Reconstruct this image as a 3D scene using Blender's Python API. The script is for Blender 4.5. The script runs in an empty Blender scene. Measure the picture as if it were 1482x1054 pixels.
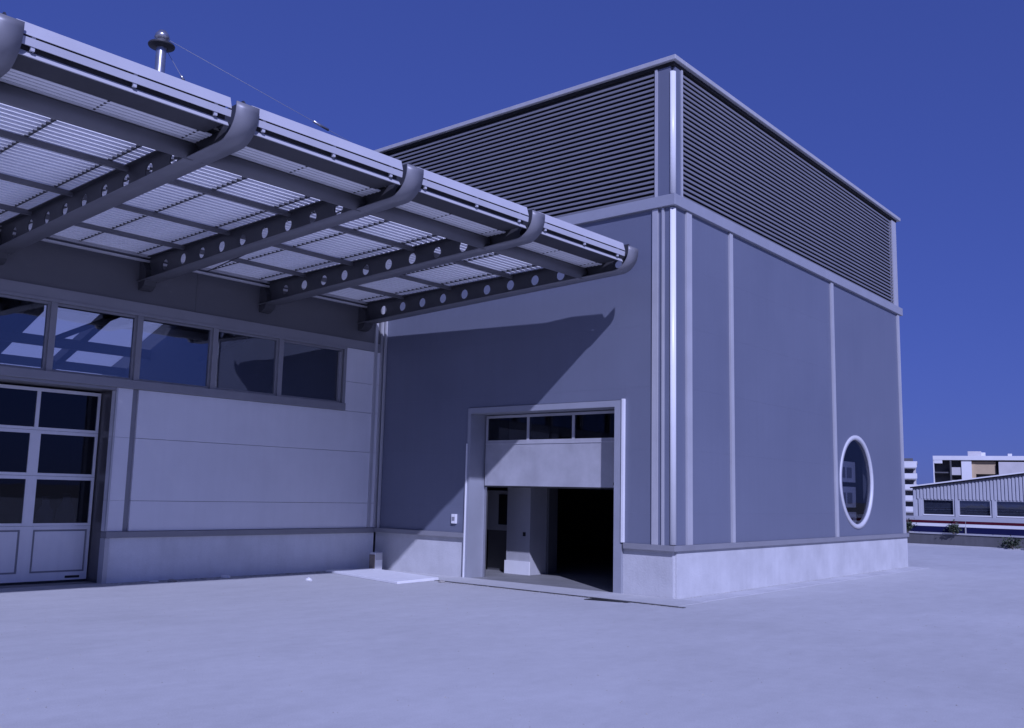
import bpy, bmesh, math, random
from mathutils import Vector, Matrix, noise

random.seed(7)
scene = bpy.context.scene
col = scene.collection

# ------------------------------------------------------------------ camera
YAW, PITCH, ROLL = 0.8720, 0.1373, 0.0235
cam_d = bpy.data.cameras.new('camera')
cam = bpy.data.objects.new('camera', cam_d)
col.objects.link(cam)
fwd = Vector((math.sin(YAW)*math.cos(PITCH), math.cos(YAW)*math.cos(PITCH), math.sin(PITCH)))
right = Vector((math.cos(YAW), -math.sin(YAW), 0))
up = right.cross(fwd)
r2 = right*math.cos(ROLL) + up*math.sin(ROLL)
u2 = up*math.cos(ROLL) - right*math.sin(ROLL)
rot = Matrix((r2, u2, -fwd)).transposed().to_4x4()
cam.matrix_world = Matrix.Translation((-13.669, -15.2014, 1.65)) @ rot
cam_d.sensor_width = 36.0
cam_d.lens = 1352.77/1482*36.0
cam_d.clip_start = 0.1
cam_d.clip_end = 6000
scene.camera = cam

# ------------------------------------------------------------------ sky and sun
SUN = Vector((-0.74, -1.0, 0.87)).normalized()          # towards the sun
SUN_EL = math.asin(SUN.z)
SUN_AZ = math.atan2(SUN.x, SUN.y)                       # clockwise from +Y
world = bpy.data.worlds.new('World')
scene.world = world
world.use_nodes = True
wn, wl = world.node_tree.nodes, world.node_tree.links
wn.clear()
sky = wn.new('ShaderNodeTexSky')
sky.sky_type = 'NISHITA'
sky.sun_disc = False
sky.sun_elevation = SUN_EL
sky.sun_rotation = SUN_AZ
sky.altitude = 300
sky.air_density = 1.0
sky.dust_density = 0.3
sky.ozone_density = 4.0
tint = wn.new('ShaderNodeMix')
tint.data_type = 'RGBA'; tint.blend_type = 'MULTIPLY'
tint.inputs[0].default_value = 1.0
tint.inputs[7].default_value = (0.29, 0.40, 1.40, 1)
bg = wn.new('ShaderNodeBackground')
bg.inputs[1].default_value = 0.15
wo = wn.new('ShaderNodeOutputWorld')
gam = wn.new('ShaderNodeGamma'); gam.inputs[1].default_value = 0.4      # deep, even blue of the photograph
wl.new(sky.outputs[0], gam.inputs[0])
wl.new(gam.outputs[0], tint.inputs[6])
wl.new(tint.outputs[2], bg.inputs[0])
wl.new(bg.outputs[0], wo.inputs[0])

sun_d = bpy.data.lights.new('sun', 'SUN')
sun_d.energy = 4.6
sun_d.angle = math.radians(0.7)
sun_d.color = (0.60, 0.63, 1.0)
sun = bpy.data.objects.new('sun', sun_d)
sun.rotation_euler = SUN.to_track_quat('Z', 'Y').to_euler()
sun.location = (-20, -30, 30)
col.objects.link(sun)

vs = scene.view_settings
vs.view_transform = 'Standard'
vs.look = 'None'
vs.gamma = 1.0
vs.use_curve_mapping = False
vs.exposure = 0.0

# ------------------------------------------------------------------ helpers
class MB:
    """collects shapes, then links them as ONE mesh object"""
    def __init__(s): s.v = []; s.f = []; s.sm = []
    def add(s, vs_, fs_, smooth=False):
        n = len(s.v); s.v += [tuple(p) for p in vs_]
        for f in fs_:
            s.f.append([i+n for i in f]); s.sm.append(smooth)
        return s
    def box(s, x0, x1, y0, y1, z0, z1):
        x0, x1 = min(x0, x1), max(x0, x1); y0, y1 = min(y0, y1), max(y0, y1); z0, z1 = min(z0, z1), max(z0, z1)
        return s.add([(x0,y0,z0),(x1,y0,z0),(x1,y1,z0),(x0,y1,z0),(x0,y0,z1),(x1,y0,z1),(x1,y1,z1),(x0,y1,z1)],
              [(0,3,2,1),(4,5,6,7),(0,1,5,4),(1,2,6,5),(2,3,7,6),(3,0,4,7)])
    def prism_x(s, prof, x0, x1, smooth=False):
        n = len(prof)
        vs_ = [(x0, y, z) for y, z in prof] + [(x1, y, z) for y, z in prof]
        s.add(vs_, [(i, (i+1) % n, (i+1) % n + n, i+n) for i in range(n)], smooth)
        m = len(s.v) - 2*n
        s.f.append([m+i for i in range(n)][::-1]); s.sm.append(False)
        s.f.append([m+n+i for i in range(n)]); s.sm.append(False)
        return s
    def prism_y(s, prof, y0, y1):
        n = len(prof)
        vs_ = [(x, y0, z) for x, z in prof] + [(x, y1, z) for x, z in prof]
        s.add(vs_, [(i, (i+1) % n, (i+1) % n + n, i+n) for i in range(n)])
        m = len(s.v) - 2*n
        s.f.append([m+i for i in range(n)]); s.sm.append(False)
        s.f.append([m+n+i for i in range(n)][::-1]); s.sm.append(False)
        return s
    def prism_z(s, prof, z0, z1):
        n = len(prof)
        vs_ = [(x, y, z0) for x, y in prof] + [(x, y, z1) for x, y in prof]
        s.add(vs_, [(i, (i+1) % n, (i+1) % n + n, i+n) for i in range(n)])
        m = len(s.v) - 2*n
        s.f.append([m+i for i in range(n)][::-1]); s.sm.append(False)
        s.f.append([m+n+i for i in range(n)]); s.sm.append(False)
        return s
    def tube(s, a, b, r, n=10, r1=None):
        a, b = Vector(a), Vector(b); d = (b-a).normalized()
        t = Vector((0,0,1)) if abs(d.z) < .9 else Vector((1,0,0))
        p = d.cross(t).normalized(); q = d.cross(p)
        r1 = r if r1 is None else r1
        vs_ = []
        for c, rr in ((a, r), (b, r1)):
            for i in range(n):
                w = 2*math.pi*i/n
                vs_.append(c + p*math.cos(w)*rr + q*math.sin(w)*rr)
        m = len(s.v)
        s.add(vs_, [(i, (i+1) % n, (i+1) % n+n, i+n) for i in range(n)], True)
        s.f.append([m+i for i in range(n)][::-1]); s.sm.append(False)
        s.f.append([m+n+i for i in range(n)]); s.sm.append(False)
        return s
    def lathe(s, cx, cy, prof, n=20):
        vs_ = []; k = len(prof)
        for r, z in prof:
            for i in range(n):
                w = 2*math.pi*i/n; vs_.append((cx+r*math.cos(w), cy+r*math.sin(w), z))
        fs_ = [(j*n+i, j*n+(i+1) % n, (j+1)*n+(i+1) % n, (j+1)*n+i) for j in range(k-1) for i in range(n)]
        s.add(vs_, fs_, True)
        return s
    def mesh(s, name, mat):
        me = bpy.data.meshes.new(name)
        me.from_pydata(s.v, [], s.f)
        me.polygons.foreach_set('use_smooth', s.sm)
        me.materials.append(mat)
        me.validate()
        bm = bmesh.new(); bm.from_mesh(me)
        bmesh.ops.recalc_face_normals(bm, faces=bm.faces)
        bm.to_mesh(me); bm.free()
        return me
    def build(s, name, mat, parent=None, bevel=0):
        o = bpy.data.objects.new(name, s.mesh(name, mat))
        col.objects.link(o)
        if parent: attach(o, parent)
        if bevel:
            b = o.modifiers.new('edge', 'BEVEL'); b.width = bevel; b.segments = 2; b.limit_method = 'ANGLE'
        return o

def wpos(o):
    p = Vector(o.location)
    while o.parent:
        o = o.parent; p = p + Vector(o.location)
    return p

def attach(o, parent, keep=True):
    """child geometry is written in world coordinates; shift it by the parent's place"""
    o.parent = parent
    if keep: o.location = Vector(o.location) - wpos(parent)

def empty(name, loc, label, cat, group=None):
    o = bpy.data.objects.new(name, None); col.objects.link(o)
    o.location = loc; o.empty_display_size = .3
    tag(o, label, cat, group)
    return o

def tag(o, label=None, cat=None, group=None, kind=None):
    if label: o['label'] = label
    if cat: o['category'] = cat
    if group: o['group'] = group
    if kind: o['kind'] = kind
    return o

def inst(name, mesh, parent, loc):
    o = bpy.data.objects.new(name, mesh); col.objects.link(o)
    o.location = loc
    if parent: attach(o, parent)
    return o

# ------------------------------------------------------------------ materials
def newmat(name):
    m = bpy.data.materials.new(name); m.use_nodes = True
    return m, m.node_tree.nodes, m.node_tree.links, m.node_tree.nodes['Principled BSDF']

def surf(name, c, rough=.5, metal=0., var=.12, scale=3., bump=.0, bscale=40., streak=0., fine=0., spec=.5, rvar=.0):
    """base colour with cloudy variation, optional downward streaks, fine grain and bump"""
    m, n, l, p = newmat(name)
    p.inputs['Metallic'].default_value = metal
    p.inputs['Roughness'].default_value = rough
    p.inputs['Specular IOR Level'].default_value = spec
    tc = n.new('ShaderNodeTexCoord')
    def mapped(sc):
        mp = n.new('ShaderNodeMapping'); mp.inputs['Scale'].default_value = sc
        l.new(tc.outputs['Object'], mp.inputs[0]); return mp
    nz = n.new('ShaderNodeTexNoise'); nz.inputs['Scale'].default_value = scale
    nz.inputs['Detail'].default_value = 7; nz.inputs['Roughness'].default_value = .6
    l.new(tc.outputs['Object'], nz.inputs['Vector'])
    mr = n.new('ShaderNodeMapRange')
    mr.inputs[1].default_value = .3; mr.inputs[2].default_value = .7
    mr.inputs[3].default_value = 1-var; mr.inputs[4].default_value = 1+var
    l.new(nz.outputs[0], mr.inputs[0])
    fac = mr.outputs[0]
    def mul(a, b):
        k = n.new('ShaderNodeMath'); k.operation = 'MULTIPLY'; l.new(a, k.inputs[0]); l.new(b, k.inputs[1]); return k.outputs[0]
    if streak:
        mp = mapped((5, 5, .25)); s2 = n.new('ShaderNodeTexNoise'); s2.inputs['Scale'].default_value = 1.6
        s2.inputs['Detail'].default_value = 5
        l.new(mp.outputs[0], s2.inputs['Vector'])
        r3 = n.new('ShaderNodeMapRange'); r3.inputs[1].default_value = .35; r3.inputs[2].default_value = .7
        r3.inputs[3].default_value = 1+streak*.5; r3.inputs[4].default_value = 1-streak
        l.new(s2.outputs[0], r3.inputs[0]); fac = mul(fac, r3.outputs[0])
    if fine:
        s4 = n.new('ShaderNodeTexNoise'); s4.inputs['Scale'].default_value = 90; s4.inputs['Detail'].default_value = 3
        l.new(tc.outputs['Object'], s4.inputs['Vector'])
        r4 = n.new('ShaderNodeMapRange'); r4.inputs[1].default_value = .3; r4.inputs[2].default_value = .7
        r4.inputs[3].default_value = 1-fine; r4.inputs[4].default_value = 1+fine
        l.new(s4.outputs[0], r4.inputs[0]); fac = mul(fac, r4.outputs[0])
    vm = n.new('ShaderNodeVectorMath'); vm.operation = 'SCALE'
    vm.inputs[0].default_value = c
    l.new(fac, vm.inputs['Scale'])
    l.new(vm.outputs[0], p.inputs['Base Color'])
    if rvar:
        r5 = n.new('ShaderNodeMapRange'); r5.inputs[3].default_value = rough-rvar; r5.inputs[4].default_value = rough+rvar
        l.new(nz.outputs[0], r5.inputs[0]); l.new(r5.outputs[0], p.inputs['Roughness'])
    if bump:
        b = n.new('ShaderNodeBump'); b.inputs['Strength'].default_value = bump; b.inputs['Distance'].default_value = .02
        s6 = n.new('ShaderNodeTexNoise'); s6.inputs['Scale'].default_value = bscale; s6.inputs['Detail'].default_value = 6
        l.new(tc.outputs['Object'], s6.inputs['Vector'])
        l.new(s6.outputs[0], b.inputs['Height']); l.new(b.outputs[0], p.inputs['Normal'])
    return m

M_PANEL = surf('grey_sandwich_panel', (.155, .169, .226), .45, .12, .05, .5, .04, 1.1, streak=.02, fine=.03, rvar=.08)
M_PANEL2 = surf('pale_sandwich_panel', (.74, .74, .77), .45, .1, .05, .8, .05, 1.5, streak=.015, fine=.03)
M_PANEL3 = surf('dark_sandwich_panel', (.115, .115, .125), .5, .1, .05, .8, .05, 1.5)
M_TRIM = surf('light_metal_trim', (.46, .46, .48), .4, .15, .06, 2., streak=.05)
M_WHITE = surf('white_metal', (.74, .74, .75), .35, 0, .04, 2., streak=.04)
M_LEDGE = surf('ledge_metal', (.26, .26, .28), .45, .15, .06, 2.)
M_CONC = surf('plinth_concrete', (.50, .50, .51), .85, 0, .12, 1.4, .25, 30, streak=.03, fine=.06)
M_CONC2 = surf('painted_plinth', (.70, .71, .74), .85, 0, .08, 1.4, .2, 30, streak=.03, fine=.06)
M_SLAT = surf('louver_metal', (.21, .21, .23), .45, .15, .06, 1.5)
M_FLANGE = surf('painted_flange', (.21, .21, .23), .45, .15, .08, 3.)
M_DOOR = surf('door_leaf', (.38, .38, .40), .5, 0, .14, 2.2, streak=.02)
M_FRAME = surf('door_frame_metal', (.31, .32, .36), .5, .1, .06, 2.)
M_TUBE = surf('dark_tube_paint', (.15, .15, .165), .5, .1, .08, 3.)
M_RING = surf('ring_metal', (.56, .56, .58), .5, .05, .05, 2.)
M_REVEAL = surf('dark_reveal_metal', (.13, .125, .13), .32, .4, .12, 2.)
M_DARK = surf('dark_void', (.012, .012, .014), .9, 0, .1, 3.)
M_STEEL = surf('dark_steel', (.050, .050, .057), .5, .1, .12, 5., .05, 60)
M_STEEL2 = surf('grey_painted_steel', (.26, .26, .28), .45, .1, .08, 3.)
M_BLADE = surf('white_blade', (.80, .80, .81), .45, 0, .05, 2.5)
M_FASCIA = surf('fascia_metal', (.50, .50, .53), .4, .1, .05, 2.)
M_FLOOR = surf('hall_floor', (.22, .22, .22), .7, 0, .15, 1.5, .1, 20)
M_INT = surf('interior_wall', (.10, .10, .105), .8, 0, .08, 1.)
M_RUBBER = surf('black_rubber', (.015, .015, .016), .6, 0, .1, 5.)
M_GALV = surf('galvanised_steel', (.50, .50, .52), .3, .85, .12, 6.)
M_LEAF = surf('shrub_leaf', (.035, .05, .025), .7, 0, .35, 6.)
M_STAIN = surf('rusty_edge', (.26, .22, .18), .8, 0, .2, 12.)
M_BOARD = surf('white_board', (.78, .78, .79), .6, 0, .04, 4., .05, 30)
M_APT = surf('apartment_render', (.55, .53, .53), .8, 0, .08, .4)
M_APT_T = surf('tan_render', (.50, .38, .24), .8, 0, .08, .4)
M_APT_W = surf('white_render', (.72, .72, .73), .8, 0, .06, .4)
M_APT_D = surf('apartment_recess', (.10, .10, .11), .8, 0, .3, .6)
M_RED = surf('red_paint', (.075, .008, .020), .8, 0, .08, 2., spec=.1)
M_BLUE = surf('blue_paint', (.009, .011, .055), .8, 0, .08, 2., spec=.1)
M_HALLW = surf('white_sheet', (.40, .41, .45), .5, 0, .05, 1.)
M_PARAPET = surf('grey_parapet', (.10, .10, .11), .85, 0, .12, 1.5, streak=.1)
M_ROCK = surf('pale_rubble', (.35, .33, .30), .9, 0, .2, 6., .3, 20)

def ground_mat():
    m, n, l, p = newmat('yard_concrete')
    p.inputs['Roughness'].default_value = .9
    p.inputs['Specular IOR Level'].default_value = .25
    tc = n.new('ShaderNodeTexCoord')
    def nz(sc, det, stretch=None):
        t = n.new('ShaderNodeTexNoise'); t.inputs['Scale'].default_value = sc; t.inputs['Detail'].default_value = det
        t.inputs['Roughness'].default_value = .62
        if stretch:
            mp = n.new('ShaderNodeMapping'); mp.inputs['Scale'].default_value = stretch
            mp.inputs['Rotation'].default_value = (0, 0, .35)
            l.new(tc.outputs['Object'], mp.inputs[0]); l.new(mp.outputs[0], t.inputs['Vector'])
        else:
            l.new(tc.outputs['Object'], t.inputs['Vector'])
        return t.outputs[0]
    def rng(x, a, b, c, d):
        r = n.new('ShaderNodeMapRange'); r.inputs[1].default_value = a; r.inputs[2].default_value = b
        r.inputs[3].default_value = c; r.inputs[4].default_value = d; l.new(x, r.inputs[0]); return r.outputs[0]
    def mul(a, b):
        k = n.new('ShaderNodeMath'); k.operation = 'MULTIPLY'; l.new(a, k.inputs[0]); l.new(b, k.inputs[1]); return k.outputs[0]
    f = mul(rng(nz(.16, 6), .3, .7, .90, 1.08), rng(nz(1.1, 8, (1, 2.4, 1)), .3, .75, 1.04, .92))
    f = mul(f, rng(nz(6, 6), .3, .7, .96, 1.04))
    f = mul(f, rng(nz(70, 3), .3, .7, .93, 1.07))
    f = mul(f, rng(nz(.7, 4, (.25, 2.2, 1)), .62, .78, 1.0, .93))     # long faint tyre smears
    f = mul(f, rng(nz(2.6, 5), .68, .80, 1.0, .84))                   # small stains
    vm = n.new('ShaderNodeVectorMath'); vm.operation = 'SCALE'; vm.inputs[0].default_value = (.50, .50, .50)
    l.new(f, vm.inputs['Scale']); l.new(vm.outputs[0], p.inputs['Base Color'])
    b = n.new('ShaderNodeBump'); b.inputs['Strength'].default_value = .25; b.inputs['Distance'].default_value = .01
    l.new(nz(45, 6), b.inputs['Height']); l.new(b.outputs[0], p.inputs['Normal'])
    return m
M_YARD = ground_mat()
M_TERR = surf('far_ground', (.16, .15, .13), .95, 0, .25, .05)

def glass_mat(name, refl, trans, grazing=.55):
    m, n, l, p = newmat(name)
    n.remove(p)
    out = n['Material Output']
    g = n.new('ShaderNodeBsdfGlossy'); g.inputs['Roughness'].default_value = .015
    g.inputs['Color'].default_value = (.9, .92, .95, 1)
    t = n.new('ShaderNodeBsdfTransparent'); t.inputs['Color'].default_value = (*trans, 1)
    mx = n.new('ShaderNodeMixShader')
    lw = n.new('ShaderNodeLayerWeight'); lw.inputs['Blend'].default_value = .25
    r = n.new('ShaderNodeMapRange'); r.inputs[3].default_value = refl; r.inputs[4].default_value = min(1., refl+grazing)
    tc = n.new('ShaderNodeTexCoord'); nz = n.new('ShaderNodeTexNoise'); nz.inputs['Scale'].default_value = 1.3
    bp = n.new('ShaderNodeBump'); bp.inputs['Strength'].default_value = .04; bp.inputs['Distance'].default_value = .02
    l.new(tc.outputs['Object'], nz.inputs['Vector']); l.new(nz.outputs[0], bp.inputs['Height'])
    l.new(bp.outputs[0], g.inputs['Normal'])
    l.new(lw.outputs['Facing'], r.inputs[0]); l.new(r.outputs[0], mx.inputs[0])
    l.new(t.outputs[0], mx.inputs[1]); l.new(g.outputs[0], mx.inputs[2]); l.new(mx.outputs[0], out.inputs[0])
    return m
M_GLASS = glass_mat('coated_glass', .12, (.76, .79, .84))
M_GLASS_D = glass_mat('dark_glass', .03, (.45, .47, .52), .14)

def rooflight_mat():
    m, n, l, p = newmat('rooflight_sheet')
    n.remove(p); out = n['Material Output']
    t = n.new('ShaderNodeBsdfTranslucent'); t.inputs['Color'].default_value = (.95, .95, .96, 1)
    d = n.new('ShaderNodeBsdfDiffuse'); d.inputs['Color'].default_value = (.8, .8, .82, 1)
    mx = n.new('ShaderNodeMixShader'); mx.inputs[0].default_value = .08
    l.new(t.outputs[0], mx.inputs[1]); l.new(d.outputs[0], mx.inputs[2]); l.new(mx.outputs[0], out.inputs[0])
    return m
M_ROOFLIGHT = rooflight_mat()

M_GLASS_R = glass_mat('round_window_glass', .03, (.80, .82, .88), .10)

# ------------------------------------------------------------------ ground
EDGE_X = 26.9
b = MB(); b.box(-3000, 3000, -3000, 3000, -4.6, -4.5)
tag(b.build('terrain', M_TERR), kind='structure')
b = MB(); b.box(-70, EDGE_X, -90, 45, -4.495, 0.0)
tag(b.build('yard', M_YARD), kind='structure')

# raised apron in front of the tall hall's door, edged by a dark drain slot
b = MB(); b.prism_z([(-.80, -2.60), (-.02, -2.60), (-.02, -7.30), (-.02, -7.85), (-.86, -7.85)], .002, .014)
tag(b.build('apron', M_YARD), kind='structure')
b = MB(); b.prism_z([(-.90, -2.64), (-.805, -2.64), (-.865, -7.98), (-.955, -7.98)], .001, .006)
b.prism_z([(-1.22, -6.35), (-.90, -6.35), (-.90, -7.05), (-1.05, -7.05)], .001, .010)
tag(b.build('drain_slot', M_RUBBER), kind='structure')
b = MB(); b.prism_z([(.0, -7.42), (11.9, -7.42), (11.9, -7.80), (-.02, -7.80)], .001, .012)
tag(b.build('pavement_strip', M_CONC), kind='structure')

# ------------------------------------------------------------------ tall hall
L, W = 7.265, 11.93
ZB0, ZB1 = 6.62, 6.82          # band under the louvres
ZT = 9.33
BACK = 9.0
hall = empty('tall_hall', (6, 1, 0), 'tall grey metal-clad hall with louvred top storey, round window and half-raised door', 'building')

# core walls (dark, behind the cladding)
DY0, DY1, DZ = -6.11, -2.72, 3.17       # door opening in the left face
c = MB()
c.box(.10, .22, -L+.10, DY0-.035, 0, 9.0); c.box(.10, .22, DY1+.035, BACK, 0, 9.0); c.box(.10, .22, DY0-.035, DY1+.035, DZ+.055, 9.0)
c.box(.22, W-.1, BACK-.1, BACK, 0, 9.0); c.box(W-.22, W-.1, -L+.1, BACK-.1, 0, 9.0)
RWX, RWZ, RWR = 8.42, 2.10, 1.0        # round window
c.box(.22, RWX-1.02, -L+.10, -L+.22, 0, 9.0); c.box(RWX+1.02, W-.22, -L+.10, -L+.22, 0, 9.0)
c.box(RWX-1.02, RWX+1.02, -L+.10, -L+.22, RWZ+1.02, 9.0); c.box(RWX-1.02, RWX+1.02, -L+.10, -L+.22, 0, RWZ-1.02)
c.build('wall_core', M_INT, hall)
MB().box(.1, W-.1, -L+.1, BACK, -.02, .004).build('floor', M_FLOOR, hall)

# left face cladding: horizontal cassettes (rows) cut round the door
rows = [.86, 1.37, 2.44, 3.51, 4.58, 5.62, ZB0]
G = .0005
for z0, z1 in zip(rows[:-1], rows[1:]):
    spans = [(-6.86, BACK)]
    if z0 < DZ+.1:
        spans = [(-6.86, -6.31), (-2.64, -.02)] + [(0.02, BACK)]
        if z1 > DZ+.14:
            spans = [(-6.86, -6.31), (-2.64, -.02), (.02, BACK)]
            MB().box(0, .10, -6.31+G, -2.64-G, DZ+.14, z1-G).build('wall_panel', M_PANEL, hall)
    for y0, y1 in spans:
        MB().box(0, .10, y0+G, y1-G, z0+G, z1-G).build('wall_panel', M_PANEL, hall)
# battens near the corner, left face
for y0, y1, pr in ((-6.97, -6.86, .03), (-7.09, -7.045, .025)):
    MB().box(-pr, .10, y0, y1, .86, ZB0-.01).build('batten', M_TRIM, hall)
MB().box(0, .10, -7.045, -6.97, .86, ZB0).build('wall_panel', M_PANEL, hall)
MB().box(0, .10, -L+.06, -7.09, .86, ZB0).build('wall_panel', M_PANEL, hall)
# rounded white corner profiles (lower and upper storey)
def corner(z0, z1, r=.075):
    m = MB(); k = MB
    pr = [(.06, -L+.06)]
    cx, cy = .055, -L+.055
    for i in range(11):
        w = math.pi + (math.pi/2)*i/10
        pr.append((cx+r*math.cos(w), cy+r*math.sin(w)))
    m.prism_z(pr, z0, z1)
    for i in range(len(m.sm)): m.sm[i] = len(m.f[i]) == 4
    return m
corner(.87, ZB0-.02).build('corner_profile', M_WHITE, hall)
corner(ZB1+.03, 9.08).build('corner_profile', M_WHITE, hall)

# right face cladding between battens
bat = [(.40, .58), (2.03, 2.15), (7.02, 7.16), (11.66, 11.80)]
MB().box(.06, .40, -L, -L+.1, .86, ZB0).build('wall_panel', M_PANEL, hall)
for i, (x0, x1) in enumerate(bat):
    MB().box(x0, x1, -L-.035, -L+.1, .86, ZB0-.01).build('batten', M_TRIM, hall)
for x0, x1 in ((.58, 2.03), (2.15, 7.02)):
    for z0, z1 in zip(rows[:-1], rows[1:]):
        MB().box(x0, x1, -L, -L+.1, z0+.0004, z1-.0004).build('wall_panel', M_PANEL, hall)
# panel with the round opening
m = MB(); N = 48
px0, px1, pz0, pz1 = 7.16, 11.66, .86, ZB0
inner, outer = [], []
for i in range(N):
    w = 2*math.pi*i/N
    dx, dz = math.cos(w), math.sin(w)
    inner.append((RWX+RWR*dx, RWZ+RWR*dz))
    ts = []
    if dx > 1e-6: ts.append((px1-RWX)/dx)
    if dx < -1e-6: ts.append((px0-RWX)/dx)
    if dz > 1e-6: ts.append((pz1-RWZ)/dz)
    if dz < -1e-6: ts.append((pz0-RWZ)/dz)
    t = min(ts); outer.append((RWX+t*dx, RWZ+t*dz))
def nearest(c):
    return min(range(N), key=lambda i: (outer[i][0]-c[0])**2+(outer[i][1]-c[1])**2)
for c_ in ((px0, pz0), (px1, pz0), (px0, pz1), (px1, pz1)): outer[nearest(c_)] = c_
vv = [(x, -L, z) for x, z in inner] + [(x, -L, z) for x, z in outer] + [(x, -L+.1, z) for x, z in inner] + [(x, -L+.1, z) for x, z in outer]
ff = []
for i in range(N):
    j = (i+1) % N
    ff += [(i, j, N+j, N+i), (2*N+j, 2*N+i, 3*N+i, 3*N+j), (i, 2*N+i, 2*N+j, j), (N+j, 3*N+j, 3*N+i, N+i)]
m.add(vv, ff)
m.build('wall_panel', M_PANEL, hall)
# round window: ring and pane
rw = MB(); prof = [(RWR-.015, -L-.022), (RWR+.085, -L-.022), (RWR+.085, -L+.01), (RWR-.015, -L+.09)]
vv = []; ff = []
for i in range(N):
    w = 2*math.pi*i/N
    for r_, y_ in prof: vv.append((RWX+r_*math.cos(w), y_, RWZ+r_*math.sin(w)))
for i in range(N):
    j = (i+1) % N
    for k in range(4): ff.append((i*4+k, j*4+k, j*4+(k+1) % 4, i*4+(k+1) % 4))
rw.add(vv, ff, True)
rwo = rw.build('round_window', M_RING, hall)
MB().add([(RWX+(RWR-.015)*math.cos(2*math.pi*i/N), -L+.03, RWZ+(RWR-.015)*math.sin(2*math.pi*i/N)) for i in range(N)]
         + [(RWX+(RWR-.015)*math.cos(2*math.pi*i/N), -L+.042, RWZ+(RWR-.015)*math.sin(2*math.pi*i/N)) for i in range(N)],
         [tuple(range(N)), tuple(range(2*N-1, N-1, -1))] + [(i, (i+1) % N, N+(i+1) % N, N+i) for i in range(N)]).build('pane', M_GLASS_R, rwo)

# base ledge and plinth
for (x0, x1, y0, y1) in ((-.055, .10, -L-.055, -6.31), (-.055, .10, -2.64, -.02)):
    MB().box(x0, x1, y0, y1, .765, .858).build('ledge', M_LEDGE, hall, .006)
MB().box(.10, W+.02, -L-.055, -L+.10, .765, .858).build('ledge', M_LEDGE, hall, .006)
MB().box(.03, .10, -6.20, -L+.035, 0, .762).build('plinth', M_CONC, hall)
MB().box(.03, .10, -2.68, 0.0, 0, .762).build('plinth', M_CONC, hall)
MB().box(.10, W+.03, -L-.0, -L+.10, 0, .762).build('plinth', M_CONC, hall)
MB().box(W, W+.02, -L+.1, BACK, 0, ZT-.2).build('wall_panel', M_PANEL, hall)
# band under louvres
MB().box(-.07, .10, -L-.07, BACK, ZB0, ZB1-.0).build('band', M_FRAME, hall, .008)
MB().box(.10, W+.07, -L-.07, -L+.10, ZB0, ZB1).build('band', M_FRAME, hall, .008)
# upper storey: backing, corner posts, slats
ZL0, ZL1 = ZB1+.01, 9.17
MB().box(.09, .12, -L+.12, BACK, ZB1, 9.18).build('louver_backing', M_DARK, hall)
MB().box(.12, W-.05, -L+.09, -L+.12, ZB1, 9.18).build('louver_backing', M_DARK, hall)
MB().box(0, .09, -L+.06, -6.90, ZB1, 9.18).build('corner_post', M_PANEL, hall)
MB().box(-.02, .0, -6.95, -6.90, ZB1, 9.18).build('corner_post', M_TRIM, hall)
MB().box(.06, .30, -L, -L+.09, ZB1, 9.18).build('corner_post', M_PANEL, hall)
MB().box(.255, .30, -L-.02, -L, ZB1, 9.18).build('corner_post', M_TRIM, hall)
MB().box(11.52, 11.85, -L-.01, -L+.09, ZB1, 9.18).build('corner_post', M_TRIM, hall)
NS = 26; pitch = (9.16-ZL0)/NS
# slanted Z-shaped slat profile (outwards = negative)
sp = [(-.010, -.003), (.0, -.008), (.070, .050), (.067, .056), (-.002, .003), (-.002, .037), (-.010, .037)]
slatA = MB(); slatA.prism_y([(u+.012, z) for u, z in sp], -6.88, BACK); meA = slatA.mesh('louver_slat', M_SLAT)
slatB = MB(); slatB.prism_x([(u-L+.012, z) for u, z in sp], .315, 11.50); meB = slatB.mesh('louver_slat', M_SLAT)
for i in range(NS):
    z = ZL0 + .02 + pitch*i
    inst('louver_slat', meA, hall, (0, 0, z)); inst('louver_slat', meB, hall, (0, 0, z))
# roof and coping with shadow gap
MB().box(.05, W-.05, -L+.05, BACK, 9.14, 9.182).build('roof', M_STEEL, hall)
cp = MB(); cp.box(-.09, .3, -L-.09, BACK, 9.245, ZT); cp.box(.3, W+.09, -L-.09, -L+.3, 9.245, ZT)
cp.build('coping', M_TRIM, hall, .01)
MB().box(-.02, W-.05, -L-.02, BACK, 9.185, 9.245).build('shadow_gap', M_DARK, hall)

# sectional door of the tall hall, half raised
XD = .38
fr = MB()
fr.box(-.035, .10, -2.72, -2.64, 0, DZ+.13)           # outer trims
fr.box(-.035, .10, DY0, DY1, DZ+.02, DZ+.13)
fr.box(-.035, .10, -6.27, DY0, 0, DZ+.13)
fo = fr.build('door_frame', M_FRAME, hall)
MB().box(-.06, .0, -6.315, -6.272, .865, DZ+.15).build('edge_trim', M_WHITE, fo)
MB().box(-.06, -.036, -2.66, -2.635, .0, 2.6).build('edge_trim', M_WHITE, fo)
rv = MB()
rv.box(.10, XD+.12, DY1, DY1+.03, 0, DZ+.02); rv.box(.10, XD+.12, DY0-.03, DY0, 0, DZ+.02); rv.box(.10, XD+.12, DY0, DY1, DZ+.02, DZ+.05)
rv.build('reveal', M_FRAME, fo)
door = MB()
YL, YR = -2.76, -6.09
lo, mid, hi = 1.79, 2.62, 3.17
door.box(XD, XD+.04, YR, YL, lo, mid-.02)
door.box(XD, XD+.04, YR, YL, mid, mid+.06); door.box(XD, XD+.04, YR, YL, hi-.05, hi)
door.box(XD, XD+.04, YL-.05, YL, mid+.06, hi-.05); door.box(XD, XD+.04, YR, YR+.12, mid+.06, hi-.05)
for ym in (-3.84, -4.92): door.box(XD, XD+.04, ym-.03, ym+.03, mid+.06, hi-.05)
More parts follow.
